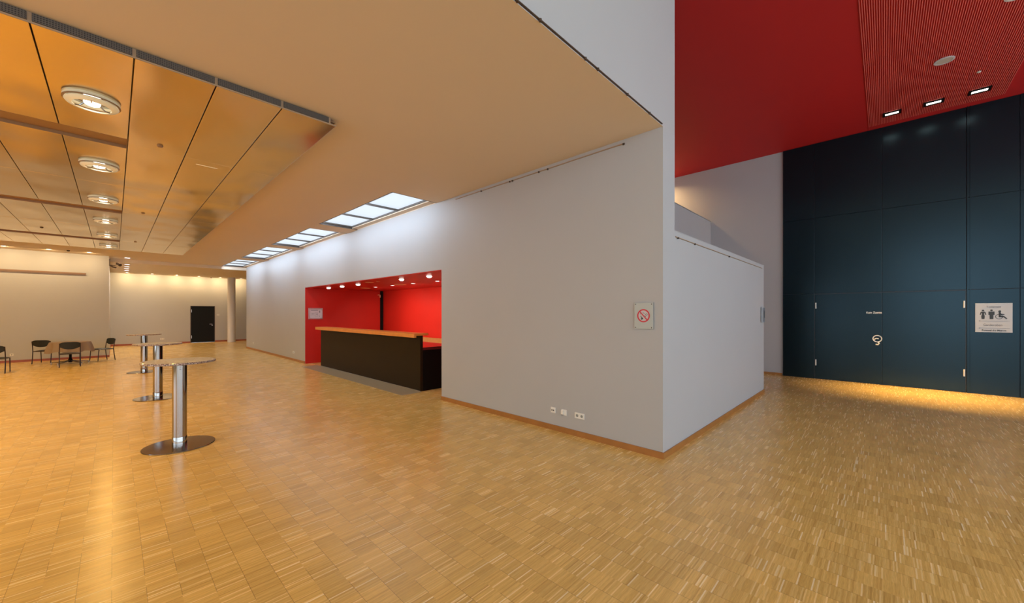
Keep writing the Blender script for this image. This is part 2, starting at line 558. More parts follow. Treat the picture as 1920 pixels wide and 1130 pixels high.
# bar niche lining
bm = bmesh.new()
bx(bm, XW + 0.004, 7.22, 13.90, 13.929, 0, 2.54)            # far side wall
bx(bm, 4.789, 7.22, 6.0, 6.19, 0, 2.54)                    # near side wall
bx(bm, 7.22, 7.32, 6.0, 13.95, 0, 2.56)                   # back wall
bx(bm, 4.79, 7.22, 13.93, 14.05, 0, 2.56)
st(obj('wall_niche', bm, M['red']), 'red walls of the recessed bar', 'wall')
bm = bmesh.new(); bx(bm, XW + 0.004, 7.3, 6.206, 13.9, 2.525, 2.5395); bx(bm, 4.8, 7.3, 6.0, 13.95, 2.54, 2.62)
st(obj('ceiling_niche', bm, M['red']), 'red ceiling of the recessed bar', 'ceiling')
st(box('trim_1', M['blk'], (7.09, 7.215, 13.885, 13.905, 0, 2.525)), 'narrow black strip for the dark door slit in the far corner of the bar', 'trim')  # black strip stands in for the darkness of the slit

# baseboards
def bboard(name, m, label, *bs):
    bm = bmesh.new()
    for b in bs: bx(bm, *b)
    st(obj(name, bm, m), label, 'baseboard')
bboard('baseboard_bar', M['base'], 'orange wooden baseboard along the long white wall',
       (XW - 0.014, XW, YW - 0.014, 6.205, 0, 0.075), (XW - 0.012, XW, 13.93, YE, 0, 0.075))
bboard('baseboard_parapet', M['base'], 'orange wooden baseboard under the low parapet wall',
       (XW, 9.655, YW - 0.014, YW, 0, 0.07))
bboard('baseboard_left', M['basered'], 'reddish wooden baseboard along the left wall',
       (XWEST, -0.135, YL - 0.012, YL, 0, 0.075), (-0.135, -0.123, YL, YF, 0, 0.075))
bboard('baseboard_far', M['basered'], 'reddish wooden baseboard along the far wall',
       (-0.12, DX0, YF - 0.012, YF, 0, 0.085), (DX1, 8.99, YF - 0.012, YF, 0, 0.085))
bboard('baseboard_far_right', M['base'], 'thin wooden baseboard under the tall pinkish wall',
       (XB - 0.012, XB, 1.99, 3.79, 0, 0.06))
bboard('baseboard_niche', M['red'], 'baseboard strip on the red side wall of the bar', (XW + 0.004, 7.1, 13.888, 13.9, 0, 0.06))

# black panelled wall with double door
YS = [1.975, 1.30, 0.04, -1.255, -1.95, -3.27, -4.6, -5.9, -6.98]
bw = thing('wall_black', 'tall blue black panelled wall with a flush double door', 'wall', (XB, -2.5, 0), kind='structure')
def loc_part(name, m, b, parent, bevel=0):
    o = box(name, m, (b[0] - parent.location.x, b[1] - parent.location.x, b[2] - parent.location.y, b[3] - parent.location.y,
                      b[4] - parent.location.z, b[5] - parent.location.z), parent, bevel)
    return o
g = 0.004
ZR = [0.0, 2.19, 4.14, HR]
def panelcell(y1, y0, z0, z1):
    bm.verts.ensure_lookup_table()
    bx(bm, -0.05, 0.0, y0 + g + 2.5, y1 - g + 2.5, z0 + (g if z0 else 0), z1 - g)
bm = bmesh.new()
for a, b_ in zip(YS, YS[1:]):
    for z0, z1 in zip(ZR, ZR[1:]):
        if z0 == 0 and a in (1.30, 0.04): continue
        panelcell(a, b_, z0, z1)
obj('wall_panel', bm, M['black'], bw, bevel=0.003)
loc_part('panel_backing', M['blackjoint'], (XB - 0.02, XB - 0.001, YS[-1], 1.974, 0, HR), bw)
loc_part('joint_profile', M['black'], (XB - 0.062, XB - 0.05, -1.275, -1.262, 0, HR), bw)
loc_part('joint_profile', M['black'], (XB - 0.062, XB - 0.05, -1.315, -1.302, 0, HR), bw)

# flush double door (two leaves)
dd = thing('door_1', 'blue black flush double door with white lettering', 'door', (XB, 0.04, 0), kind='structure')
for s, (a, b_) in (('l', (1.285, 0.045)), ('r', (0.035, -1.24))):
    leaf = loc_part('door_leaf', M['black'], (XB - 0.053, XB - 0.022, b_, a, 0.012, 2.17), dd, bevel=0.003)
    hy = 1.27 if s == 'l' else -1.222
    for hz in (1.88, 0.42):
        bm = bmesh.new()
        lathe(bm, [(0, -0.075), (0.013, -0.075), (0.013, 0.075), (0, 0.075)], 12, (-0.062, hy - 0.04, hz))
        obj('hinge', bm, M['plastic'], leaf, smooth=True)
    if s == 'l':
        bm = bmesh.new()
        cy, cz = 0.118 - 0.04, 1.085
        lathe(bm, [(0.065, -0.062), (0.085, -0.066), (0.085, -0.053)], 28, (0, cy, cz), 'X')
        tube(bm, [(-0.075, cy - 0.02, cz), (-0.085, cy + 0.02, cz + 0.01), (-0.085, cy + 0.055, cz - 0.02)], 0.012)
        tube(bm, [(-0.066, cy - 0.01, cz - 0.08), (-0.07, cy - 0.03, cz - 0.11), (-0.07, cy - 0.01, cz - 0.14), (-0.07, cy + 0.03, cz - 0.135)], 0.016)
        hd = obj('door_handle', bm, M['plastic'], leaf, smooth=True)
        letters('lettering', 'Kein Zutritt', 0.066, M['txt'], leaf, (-0.054, 0.175 - 0.04, 1.70), (math.radians(90), 0, math.radians(-90)), bold=0.0012, sx=0.85)

# far black door
d2 = thing('door_2', 'small black door in the far wall', 'door', ((DX0 + DX1) / 2, YF, 0), kind='structure')
w2 = (DX1 - DX0) / 2
bm = bmesh.new()
bx(bm, -w2 + 0.03, w2 - 0.03, 0.02, 0.07, 0.005, 2.06)
lf = obj('door_leaf', bm, M['door'], d2)
bm = bmesh.new()
bx(bm, -w2, -w2 + 0.03, -0.01, 0.12, 0, 2.09); bx(bm, w2 - 0.03, w2, -0.01, 0.12, 0, 2.09); bx(bm, -w2 + 0.03, w2 - 0.03, -0.01, 0.12, 2.06, 2.09)
obj('door_frame', bm, M['frame'], d2)
for hz in (0.33, 1.8):
    bm = bmesh.new(); bx(bm, -w2 + 0.045, -w2 + 0.07, 0.0, 0.02, hz - 0.08, hz + 0.08); obj('hinge', bm, M['alu'], lf)
bm = bmesh.new()
tube(bm, [(w2 - 0.13, 0.02, 1.04), (w2 - 0.13, -0.03, 1.04), (w2 - 0.26, -0.03, 1.04)], 0.012)
lathe(bm, [(0, -0.015), (0.028, -0.015), (0.028, 0.02)], 16, (w2 - 0.13, 0, 0.97), 'Y')
obj('door_handle', bm, M['alu'], lf, smooth=True)

# column
bm = bmesh.new()
lathe(bm, [(0, 0), (0.19, 0), (0.19, 3.73), (0, 3.73)], 40, (4.73, 27.2, 0))
tag(obj('column', bm, M['column'], smooth=True), 'round white column right of the small black door', 'column', kind='structure')

# skylight light boxes
words = ['first, nearest the viewer', 'second from the viewer', 'third from the viewer', 'farthest, at the end of the row']
for (a, b_), wd in zip(SKYY, words):
    t = thing('skylight', 'three-pane ceiling light box above the long wall, ' + wd, 'skylight', (SKYX[0], a, HC), group='ceiling light boxes along the long wall')
    W = SKYX[1] - SKYX[0]; Ln = b_ - a
    bm = bmesh.new()
    zz = 0.03
    xin0, xin1 = 0.075, W - 0.175
    fr = 0.045
    holes = []
    step = (Ln - fr * 2) / 3
    for k in range(3):
        y0 = fr + step * k + 0.03; y1 = fr + step * (k + 1) - 0.03
        holes.append((xin0, xin1, y0, y1))
    slab(bm, (0.001, W - 0.14), (0.001, Ln - 0.001), zz, zz + 0.03, holes)
    obj('frame', bm, M['frame'], t)
    bm = bmesh.new()
    bx(bm, 0.0, 0.012, 0.001, Ln - 0.001, -0.003, 0.06); bx(bm, 0.012, W - 0.001, 0.0, 0.012, -0.003, 0.06); bx(bm, 0.012, W - 0.001, Ln - 0.012, Ln, -0.003, 0.07)
    obj('rim', bm, M['frame'], t)
    bm = bmesh.new(); bx(bm, W - 0.14, W - 0.001, 0.013, Ln - 0.013, 0.012, 0.10)
    obj('side_strip', bm, M['ceil'], t)
    for h in holes:
        bm = bmesh.new(); bx(bm, h[0] - 0.01, h[1] + 0.01, h[2] - 0.01, h[3] + 0.01, zz + 0.031, zz + 0.04)
        obj('pane', bm, M['pane'], t)
    l = bpy.data.lights.new('added_cove_fill', 'AREA'); l.shape = 'RECTANGLE'; l.size = 0.03; l.size_y = Ln - 0.2  # added bluish fill light hidden behind the rim, brightens the wall
    l.energy = COVE_FILL_W; l.color = (0.68, 0.82, 1.0)
    lo = bpy.data.objects.new('added_cove_fill', l); COL.objects.link(lo); lo.parent = t
    lo.location = (0.02, Ln / 2, 0.016)
    lo.rotation_euler = (0, math.radians(-55), 0)

# suspended metal ceiling raft
PX = [1.735 - 0.54 * k for k in range(11)]            # seams across X
PY = [4.43, 6.75, 9.07, 11.39, 13.71, 16.03, 18.35]
ZP = 3.789
raft = thing('ceiling_metal', 'coppery metal panel ceiling with round lamps and slots', 'ceiling', (PX[-1], PY[0], ZP), kind='structure')
ox, oy = PX[-1], PY[0]
SLOTH = 0.19
for i in range(len(PX) - 1):
    x1, x0 = PX[i], PX[i + 1]
    for j in range(len(PY) - 1):
        y0, y1 = PY[j], PY[j + 1]
        if i >= 3:
            if j % 2 == 0: y1 -= SLOTH
            else: y0 += SLOTH
        bm = bmesh.new()
        bx(bm, x0 + 0.004 - ox, x1 - 0.004 - ox, y0 + 0.004 - oy, y1 - 0.004 - oy, 0, 0.02)
        obj('metal_panel', bm, M['copper'], raft, bevel=0.003)
bm = bmesh.new(); bx(bm, 0, PX[0] - ox, 0.02, PY[-1] - oy, 0.045, 0.055)
obj('backing', bm, M['slot'], raft)
# slot linings
for sy in (PY[1], PY[3], PY[5]):
    bm = bmesh.new()
    L_ = PX[3] - ox
    bx(bm, 0, L_, sy + SLOTH - 0.004 - oy, sy + SLOTH - oy + 0.001, 0.0, 0.05)
    bx(bm, 0, L_, sy - SLOTH - 0.001 - oy, sy - SLOTH - oy + 0.004, 0.0, 0.05)
    bx(bm, L_ - 0.006, L_, sy - SLOTH - oy + 0.004, sy + SLOTH - oy - 0.004, 0.0, 0.05)
    bx(bm, 0, L_ - 0.006, sy - SLOTH - oy + 0.004, sy + SLOTH - oy - 0.004, 0.038, 0.044)
    obj('slot', bm, M['slot'], raft)
# grille on the near edge
for i in range(len(PX) - 1):
    x1, x0 = PX[i] - ox, PX[i + 1] - ox
    if i == 0: x1 -= 0.07
    bm = bmesh.new(); bx(bm, x0 + 0.012, x1 - 0.012, -0.012, 0.012, 0.016, 0.072)
    obj('ventilation_grille', bm, M['perf'], raft)
bm = bmesh.new(); bx(bm, 0, PX[0] - ox, -0.004, 0.0015, 0.0, 0.014); bx(bm, 0, PX[0] - ox - 0.06, 0.0, 0.015, 0.014, 0.079)
obj('edge_strip', bm, M['railm'], raft)
# small access hatch and detectors
bm = bmesh.new(); bx(bm, 0.80, 1.04, 6.96, 7.17, ZP - 0.003, ZP + 0.002)
tag(obj('access_hatch', bm, M['copper']), 'small rectangular hatch in the metal ceiling', 'hatch')
for x, y, w in ((0.40, 6.514, 'nearest one, right of the first slot'), (0.42, 11.16, 'middle one of the row right of the slots'), (0.437, 15.85, 'farthest one of the row right of the slots'), (-1.235, 14.83, 'at the left between the far slots')):
    bm = bmesh.new(); lathe(bm, [(0, -0.02), (0.022, -0.018), (0.028, -0.008), (0.032, 0.0)], 20, (0, 0, 0))
    o = obj('smoke_detector', bm, M['hookm'] if x < 0 else M['slot'], smooth=True); o.location = (x, y, ZP)
    tag(o, 'small round detector on the metal ceiling, ' + w, 'detector')

# round lamps in the metal ceiling
def round_lamp():
    t = thing('ceiling_lamp', '', 'ceiling lamp', (-0.15, 5.59, ZP), group='round glass lamps in the metal ceiling')
    bm = bmesh.new()
    lathe(bm, [(0.172, 0.0), (0.195, 0.0), (0.198, -0.012), (0.185, -0.024), (0.17, -0.02), (0.172, 0.0)], 48)
    obj('upper_ring', bm, M['glassy'], t, smooth=True)
    bm = bmesh.new()
    lathe(bm, [(0.0, -0.003), (0.172, -0.001)], 48)
    obj('reflector', bm, M['steel'], t, smooth=True)
    bm = bmesh.new()
    lathe(bm, [(0.183, -0.026), (0.200, -0.027), (0.200, -0.033), (0.183, -0.032), (0.183, -0.026)], 48)
    obj('rim', bm, M['slot'], t, smooth=True)
    bm = bmesh.new()
    lathe(bm, [(0.135, -0.068), (0.178, -0.058), (0.188, -0.045), (0.182, -0.036), (0.172, -0.044), (0.135, -0.056), (0.135, -0.068)], 48)
    obj('glass_ring', bm, M['glassy'], t, smooth=True)
    bm = bmesh.new()
    lathe(bm, [(0.0, -0.058), (0.035, -0.056), (0.055, -0.045), (0.06, -0.03), (0.05, -0.004)], 28)
    obj('bulb', bm, M['bulb'], t, smooth=True)
    for a in (0.5, 2.6, 4.7):
        bm = bmesh.new()
        tube(bm, [(0.055 * math.cos(a), 0.055 * math.sin(a), -0.03), (0.1 * math.cos(a), 0.1 * math.sin(a), -0.066), (0.15 * math.cos(a), 0.15 * math.sin(a), -0.06)], 0.007, 8)
        obj('clip', bm, M['steel'], t, smooth=True)
    l = lamp_light(t, LAMP_W, LAMP_WARM, 0.06, (0, 0, -0.075))
    return t
rl = round_lamp()
rl['label'] = 'round glass ceiling lamp nearest the viewer'
rlw = ['second from the viewer, just past the first slot', 'third from the viewer, before the second slot', 'fourth from the viewer, just past the second slot', 'fifth from the viewer, before the last slot', 'farthest, past the last slot']
for k in range(1, 6):
    dup(rl, (-0.15 + 0.006 * k, 5.59 + 2.335 * k, ZP), 'round glass ceiling lamp, ' + rlw[k - 1])
# unseen outer row added further left, to light the hall warmly
for k in range(6):
    o_ = dup(rl, (-3.15, 5.59 + 2.335 * k, ZP), 'added round glass ceiling lamp in the unseen outer row beyond the left edge, number %s along' % ['one', 'two', 'three', 'four', 'five', 'six'][k])
    for c_ in o_.children:
        if c_.type == 'LIGHT':
            c_.data = c_.data.copy(); c_.data.energy = ADDED_LAMP_W

# small round ceiling downlights
def downlight(name, label, x, y, z, r, power, col, m, group, spread=120, tilt=None, drop=0.006):
    t = thing(name, label, 'downlight', (x, y, z), group=group)
    bm = bmesh.new(); lathe(bm, [(r, 0.0), (r * 1.25, 0.0), (r * 1.25, -0.006), (r, -drop), (r, 0.0)], 24)
    obj('trim_ring', bm, M['alu'], t, smooth=True)
    bm = bmesh.new(); lathe(bm, [(0, -drop * 0.8), (r, -0.001)], 24)
    obj('lens', bm, m, t, smooth=True)
    if power:
        l = lamp_light(t, power, col, r * 0.8, (0, 0, -drop - 0.03), spread)
        if tilt: l.rotation_euler = (math.radians(tilt), 0, 0)
    return t
row5 = [(0.365, 21.55, HC, 'nearest and apart from the other four'), (0.382, 22.9, 3.73, 'second from the viewer'), (0.392, 24.0, 3.73, 'third from the viewer'), (0.402, 25.12, 3.73, 'fourth from the viewer'), (0.411, 26.24, 3.73, 'farthest of the row')]
for x, y, z, w in row5:
    downlight('downlight', 'white downlight in the row to the far wall, ' + w, x, y, z, 0.085, 14, (1.0, 0.78, 0.55), M['bulbw'], 'white downlights toward the far wall', 150)
for x, w in ((-2.49, 'at the left edge'), (-1.56, 'above the chair table'), (-0.62, 'near the wall corner')):
    downlight('wall_washer', 'recessed warm spotlight washing the left wall, ' + w, x, 20.55, HC, 0.055, WASH_W, LAMP_CEIL, M['bulb'], 'spotlights above the left wall', 175, tilt=38)
for x in (-4.5, -3.5):
    downlight('wall_washer', 'recessed warm spotlight washing the left wall ' + ('far beyond the picture edge' if x < -4 else 'just beyond the picture edge'), x, 20.55, HC, 0.055, WASH_W, LAMP_CEIL, M['bulb'], 'spotlights above the left wall', 175, tilt=38)
for x, w in ((0.45, 'nearest the return wall'), (1.39, 'second from the left'), (2.36, 'left of the black door'), (3.30, 'above the black door'), (4.25, 'left of the column'), (5.24, 'right of the column')):
    downlight('wall_washer', 'recessed warm spotlight washing the far wall, ' + w, x, 27.5, 3.73, 0.055, WASH_W * 1.1, LAMP_CEIL, M['bulb'], 'spotlights above the far wall', 175, tilt=38)
for x, y, z, w in ((-1.108, 20.387, HC, 'ceiling above the chair table'), (3.89, 27.9, 3.73, 'ceiling above the black door')):
    bm = bmesh.new(); lathe(bm, [(0, -0.04), (0.03, -0.035), (0.045, 0.0)], 16)
    o = obj('smoke_detector', bm, M['hookm'], smooth=True); o.location = (x, y, z)
    tag(o, 'tiny dark detector on the ' + w, 'detector')

# ------------------------------------------------------------------ bar
# grey floor strip before the counter
tag(box('floor_strip', M['mat'], (4.10, 4.585, 7.12, 13.2, 0.0, 0.004)), 'grey flat strip on the floor in front of the bar counter', 'mat')
ct = thing('bar_counter', 'brown black bar counter with orange wooden top', 'bar counter', (4.6, 7.2, 0))
def cp(name, m, b, bevel=0.0, parent=ct):
    return box(name, m, (b[0] - 4.6, b[1] - 4.6, b[2] - 7.2, b[3] - 7.2, b[4], b[5]), parent, bevel)
cp('front_panel', M['counter'], (4.596, 4.66, 7.2, 12.95, 0.0, 1.205))
cp('base_cabinet', M['blk'], (4.661, 5.6, 7.2, 12.95, 0.0, 0.885))
cp('worktop', M['worktop'], (4.661, 5.62, 7.19, 12.95, 0.887, 0.945))
bm = bmesh.new()
bx(bm, 4.44 - 4.6, 4.80 - 4.6, 0.0, 12.99 - 7.2, 1.205, 1.25)
bx(bm, 4.44 - 4.6, 4.50 - 4.6, 0.0, 12.99 - 7.2, 1.165, 1.205)
obj('counter_top', bm, M['wood'], ct, bevel=0.003)
cp('foot_strip', M['alu'], (4.586, 4.596, 7.2, 12.95, 0.0, 0.012))
bc = thing('back_counter', 'low counter with white edge behind the bar', 'counter', (6.6, 6.3, 0))
def bp_(name, m, b): return box(name, m, (b[0] - 6.6, b[1] - 6.6, b[2] - 6.3, b[3] - 6.3, b[4], b[5]), bc)
bp_('cabinet', M['blk'], (6.62, 7.215, 6.3, 13.0, 0.0, 0.70))
bp_('counter_top', M['plastic'], (6.6, 7.215, 6.3, 13.0, 0.70, 0.74))
bp_('back_ledge', M['base'], (7.15, 7.215, 6.3, 13.0, 0.74, 0.885))

for y, w in ((13.09, 'farthest of five'), (12.02, 'second from the far side'), (10.9, 'middle of five'), (8.49, 'second from the near side'), (7.3, 'nearest of five')):
    t = thing('bar_lamp', 'white half-dome spotlight in the front row over the bar, ' + w, 'spotlight', (4.89, y, 2.525), group='front row of lamps over the bar')
    bm = bmesh.new(); lathe(bm, [(0.064, 0.0), (0.085, 0.0), (0.085, -0.008), (0.064, -0.01), (0.064, 0)], 28)
    obj('trim_ring', bm, M['steeld'], t, smooth=True)
    bm = bmesh.new(); lathe(bm, [(0.0, -0.048), (0.025, -0.045), (0.048, -0.033), (0.061, -0.012), (0.064, -0.002)], 28)
    obj('lens', bm, M['bulb'], t, smooth=True)
    lamp_light(t, 0.6, (1.0, 0.86, 0.7), 0.05, (0, 0, -0.07))
for y, w in ((11.77, 'farthest of five'), (10.68, 'second from the far side'), (9.53, 'middle of five'), (8.36, 'second from the near side'), (7.2, 'nearest of five')):
    t = downlight('bar_spotlight', 'flat white spotlight in the rear row over the bar, ' + w, 5.85, y, 2.525, 0.055, 8.5, (1.0, 0.86, 0.7), M['bulb'], 'rear row of lamps over the bar', 140)
    [c for c in t.children if c.type == 'LIGHT'][0].rotation_euler = (math.radians(14), math.radians(-34), 0)
for x, y, r, w in ((5.85, 12.48, 0.16, 'farthest, in the rear row'), (4.82, 10.05, 0.11, 'by the front edge'), (5.80, 10.14, 0.17, 'in the middle of the rear row'), (4.82, 9.55, 0.05, 'tiny one by the front edge')):
    bm = bmesh.new(); lathe(bm, [(0, -0.012), (r * 0.85, -0.012), (r, -0.006), (r, 0)], 32)
    o = obj('ceiling_speaker', bm, M['tanvent'], smooth=True); o.location = (x, y, 2.525)
    tag(o, 'flat tan disc in the red bar ceiling, ' + w, 'speaker', group='tan discs in the bar ceiling')
# small bracket in the corner of the bar
bm = bmesh.new()
bx(bm, -0.03, 0.0, -0.04, 0.0, -0.05, 0.05); tube(bm, [(-0.02, -0.03, 0.0), (-0.07, -0.06, 0.05), (-0.12, -0.06, 0.04)], 0.018)
o = obj('wall_bracket', bm, M['tanvent'], smooth=True); o.location = (7.08, 13.87, 2.33)
tag(o, 'small brass bracket on the black strip in the bar', 'bracket')

# framed notice on the red side wall
nf = thing('framed_notice', 'small framed notice on the red side wall of the bar', 'notice', (4.76, 13.9, 1.67))
bm = bmesh.new()
W2, H2 = 0.23, 0.19
for b in ((-W2, W2, -0.025, 0, H2 - 0.03, H2), (-W2, W2, -0.025, 0, -H2, -H2 + 0.03), (-W2, -W2 + 0.03, -0.025, 0, -H2 + 0.03, H2 - 0.03), (W2 - 0.03, W2, -0.025, 0, -H2 + 0.03, H2 - 0.03)): bx(bm, *b)
obj('frame', bm, M['alu'], nf, bevel=0.002)
bm = bmesh.new(); bx(bm, -W2 + 0.03, W2 - 0.03, -0.008, -0.001, -H2 + 0.03, H2 - 0.03)
obj('sheet', bm, M['paper'], nf)
bm = bmesh.new(); bx(bm, -0.15, 0.08, -0.010, -0.0085, 0.105, 0.12)
obj('heading_bar', bm, M['ink'], nf)
bm = bmesh.new()
for a, b_, c, d in ((-0.14, -0.03, 0.01, 0.014), (-0.14, -0.03, -0.06, -0.056), (-0.14, -0.136, -0.06, 0.01), (-0.03, -0.026, -0.06, 0.03), (-0.02, 0.06, -0.10, -0.096), (0.0, 0.004, -0.10, 0.05), (0.06, 0.064, -0.10, 0.04), (0.0, 0.06, 0.04, 0.044),
                    (0.03, 0.055, -0.04, 0.0), (0.12, 0.15, 0.03, 0.10), (-0.1, -0.07, -0.03, 0.0), (0.12, 0.14, -0.1, -0.08)):
    bx(bm, a, b_, -0.010, -0.0085, c, d)
obj('plan_drawing', bm, M['inkgrey'], nf)

# ------------------------------------------------------------------ standing tables
def high_table():
    t = thing('standing_table', 'high round table with steel column, nearest the viewer', 'table', (0.585, 6.51, 0), group='high tables in a row')
    bm = bmesh.new()
    lathe(bm, [(0, 0.0), (0.355, 0.0), (0.365, 0.004), (0.362, 0.010), (0.10, 0.014), (0, 0.014)], 72)
    obj('base_plate', bm, M['steeld'], t, smooth=True)
    bm = bmesh.new(); lathe(bm, [(0.0765, 0.014), (0.0765, 0.115), (0.0745, 0.118)], 40)  # added ring standing in for the base plate's darker reflection
    obj('reflection_band', bm, M['steel'], t, smooth=True)
    bm = bmesh.new(); lathe(bm, [(0.074, 0.014), (0.074, 1.045), (0.09, 1.048), (0.09, 1.056), (0, 1.056)], 40)
    col = obj('column', bm, M['steel'], t, smooth=True)
    bm = bmesh.new()
    for zz in (0.98, 1.01):
        lathe(bm, [(0, -0.006), (0.006, -0.005), (0.008, 0)], 10, (0, -0.0735, zz), 'Y')
    obj('screw', bm, M['steeld'], col, smooth=True)
    bm = bmesh.new(); lathe(bm, [(0, 1.057), (0.36, 1.057), (0.372, 1.062), (0.372, 1.080), (0.366, 1.087), (0, 1.087)], 72)
    obj('table_top', bm, M['granite'], t, smooth=True)
    return t
ht = high_table()
dup(ht, (0.61, 10.47, 0), 'high round table with steel column, middle of the row of three')
dup(ht, (0.60, 15.28, 0), 'high round table with steel column, farthest of the row of three')

# ------------------------------------------------------------------ chairs and low table
def chair(loc, rz, label, light_seat=False):
    t = thing('chair', label, 'chair', loc, rz, group='black chairs at the left')
    # local +Y is the direction a sitter faces
    t.scale = (0.82, 0.88, 0.94)
    W = 0.26
    bm = bmesh.new()
    nx, ny = 8, 6
    top = [[None] * (ny + 1) for _ in range(nx + 1)]; bot = [[None] * (ny + 1) for _ in range(nx + 1)]
    for i in range(nx + 1):
        for j in range(ny + 1):
            u, v = i / nx * 2 - 1, j / ny * 2 - 1
            wx = W * (1 - 0.06 * (1 - v) / 2)
            e = max(abs(u), abs(v)) ** 6
            top[i][j] = bm.verts.new((u * wx, v * 0.235, 0.465 - 0.02 * e + 0.006 * (1 - u * u)))
            bot[i][j] = bm.verts.new((u * wx * 0.97, v * 0.228, 0.425))
    for i in range(nx):
        for j in range(ny):
            bm.faces.new([top[i][j], top[i + 1][j], top[i + 1][j + 1], top[i][j + 1]])
            bm.faces.new([bot[i][j], bot[i][j + 1], bot[i + 1][j + 1], bot[i + 1][j]])
    edge = [(i, 0) for i in range(nx)] + [(nx, j) for j in range(ny)] + [(i, ny) for i in range(nx, 0, -1)] + [(0, j) for j in range(ny, 0, -1)]
    for a, b in zip(edge, edge[1:] + edge[:1]):
        bm.faces.new([top[a[0]][a[1]], bot[a[0]][a[1]], bot[b[0]][b[1]], top[b[0]][b[1]]])
    obj('seat', bm, M['seatgr'] if light_seat else M['chair'], t, smooth=True)
    # backrest: curved pad, lower edge bowed down in the middle
    bm = bmesh.new()
    nx, nz = 12, 6
    fr, bk = {}, {}
    for i in range(nx + 1):
        u = i / nx * 2 - 1
        zt = 0.835 - 0.035 * abs(u) ** 5
        zb = 0.59 + 0.075 * abs(u) ** 2.2
        for j in range(nz + 1):
            v = j / nz
            z = zb + (zt - zb) * v
            y = -0.235 - (z - 0.45) * 0.16 - 0.035 * (1 - u * u)
            fr[i, j] = bm.verts.new((u * (W - 0.012), y + 0.018, z))
            bk[i, j] = bm.verts.new((u * (W - 0.012), y - 0.018, z))
    for i in range(nx):
        for j in range(nz):
            bm.faces.new([fr[i, j], fr[i + 1, j], fr[i + 1, j + 1], fr[i, j + 1]])
            bm.faces.new([bk[i, j], bk[i, j + 1], bk[i + 1, j + 1], bk[i + 1, j]])
    ed = [(i, 0) for i in range(nx)] + [(nx, j) for j in range(nz)] + [(i, nz) for i in range(nx, 0, -1)] + [(0, j) for j in range(nz, 0, -1)]
    for a, b in zip(ed, ed[1:] + ed[:1]):
        bm.faces.new([fr[a], bk[a], bk[b], fr[b]])
    obj('backrest', bm, M['chair'], t, smooth=True)
    for s in (-1, 1):
        bm = bmesh.new()
        tube(bm, [(s * (W + 0.005), -0.29, 0.0), (s * (W + 0.005), -0.255, 0.22), (s * (W + 0.005), -0.235, 0.45), (s * (W + 0.003), -0.258, 0.62), (s * W, -0.297, 0.80)], 0.015, 10, 0.014)
        obj('leg', bm, M['chairfr'], t, smooth=True)
        bm = bmesh.new()
        tube(bm, [(s * (W + 0.005), 0.25, 0.0), (s * (W + 0.005), 0.235, 0.22), (s * (W + 0.005), 0.215, 0.44)], 0.013, 10, 0.015)
        obj('leg', bm, M['chairfr'], t, smooth=True)
    bm = bmesh.new()
    for s in (-1, 1): tube(bm, [(s * (W + 0.004), -0.235, 0.435), (s * (W + 0.004), 0.215, 0.435)], 0.012, 8)
    tube(bm, [(-W, -0.232, 0.43), (W, -0.232, 0.43)], 0.011, 8)
    tube(bm, [(-W, 0.212, 0.43), (W, 0.212, 0.43)], 0.011, 8)
    obj('seat_frame', bm, M['chairfr'], t, smooth=True)
    return t
TX, TY = -1.02, 19.62
chair((-0.975, 18.55, 0), math.radians(4), 'black chair with its back to the viewer, in front of the cloth-covered table', True)
chair((-1.60, 20.42, 0), math.radians(-20), 'black chair left of the cloth-covered table')
chair((-0.30, 20.0, 0), math.radians(118), 'black chair right of the cloth-covered table, by the wall corner')
chair((-2.32, 17.93, 0), math.radians(-4), 'black chair cut off by the left edge of the picture')

ft = thing('pedestal_table', 'round table on a chrome star foot, hidden under a cloth', 'table', (TX, TY, 0))
bm = bmesh.new()
for k in range(5):
    a = math.radians(20 + 72 * k)
    tube(bm, [(0.03 * math.cos(a), 0.03 * math.sin(a), 0.10), (0.25 * math.cos(a), 0.25 * math.sin(a), 0.06), (0.44 * math.cos(a), 0.44 * math.sin(a), 0.04)], 0.022, 10, 0.014)
    lathe(bm, [(0, 0.0), (0.022, 0.0), (0.022, 0.05), (0, 0.052)], 12, (0.44 * math.cos(a), 0.44 * math.sin(a), 0))
obj('star_foot', bm, M['steel'], ft, smooth=True)
bm = bmesh.new(); lathe(bm, [(0.05, 0.05), (0.05, 0.15), (0.033, 0.17), (0.033, 0.70), (0, 0.70)], 24)
obj('column', bm, M['blk'], ft, smooth=True)
bm = bmesh.new(); lathe(bm, [(0, 0.70), (0.45, 0.70), (0.45, 0.722), (0, 0.722)], 48)
obj('table_top', bm, M['chairfr'], ft)
# tablecloth
bm = bmesh.new()
seg = 96
rings = []
random.seed(3)
ph = [random.uniform(0, 6.28) for _ in range(4)]
for r, z, w in ((0.001, 0.727, 0), (0.3, 0.727, 0), (0.45, 0.727, 0), (0.466, 0.72, 0.0), (0.475, 0.68, 0.25), (0.49, 0.60, 0.6), (0.51, 0.50, 0.9), (0.53, 0.40, 1.0)):
    ring = []
    for k in range(seg):
        a = 2 * math.pi * k / seg
        wob = math.sin(11 * a + ph[0]) * 0.035 + math.sin(7 * a + ph[1]) * 0.015
        rr = r + w * wob
        zz = z - (0.03 * w * math.sin(5 * a + ph[2]) if z < 0.5 else 0)
        ring.append(bm.verts.new((rr * math.cos(a), rr * math.sin(a), zz)))
    rings.append(ring)
for a, b_ in zip(rings, rings[1:]):
    for k in range(seg): bm.faces.new([a[k], b_[k], b_[(k + 1) % seg], a[(k + 1) % seg]])
bm.faces.new(rings[0])
o = obj('tablecloth', bm, M['cloth'], smooth=True); o.location = (TX, TY, 0)
tag(o, 'taupe cloth hanging over the round table between the chairs', 'tablecloth')

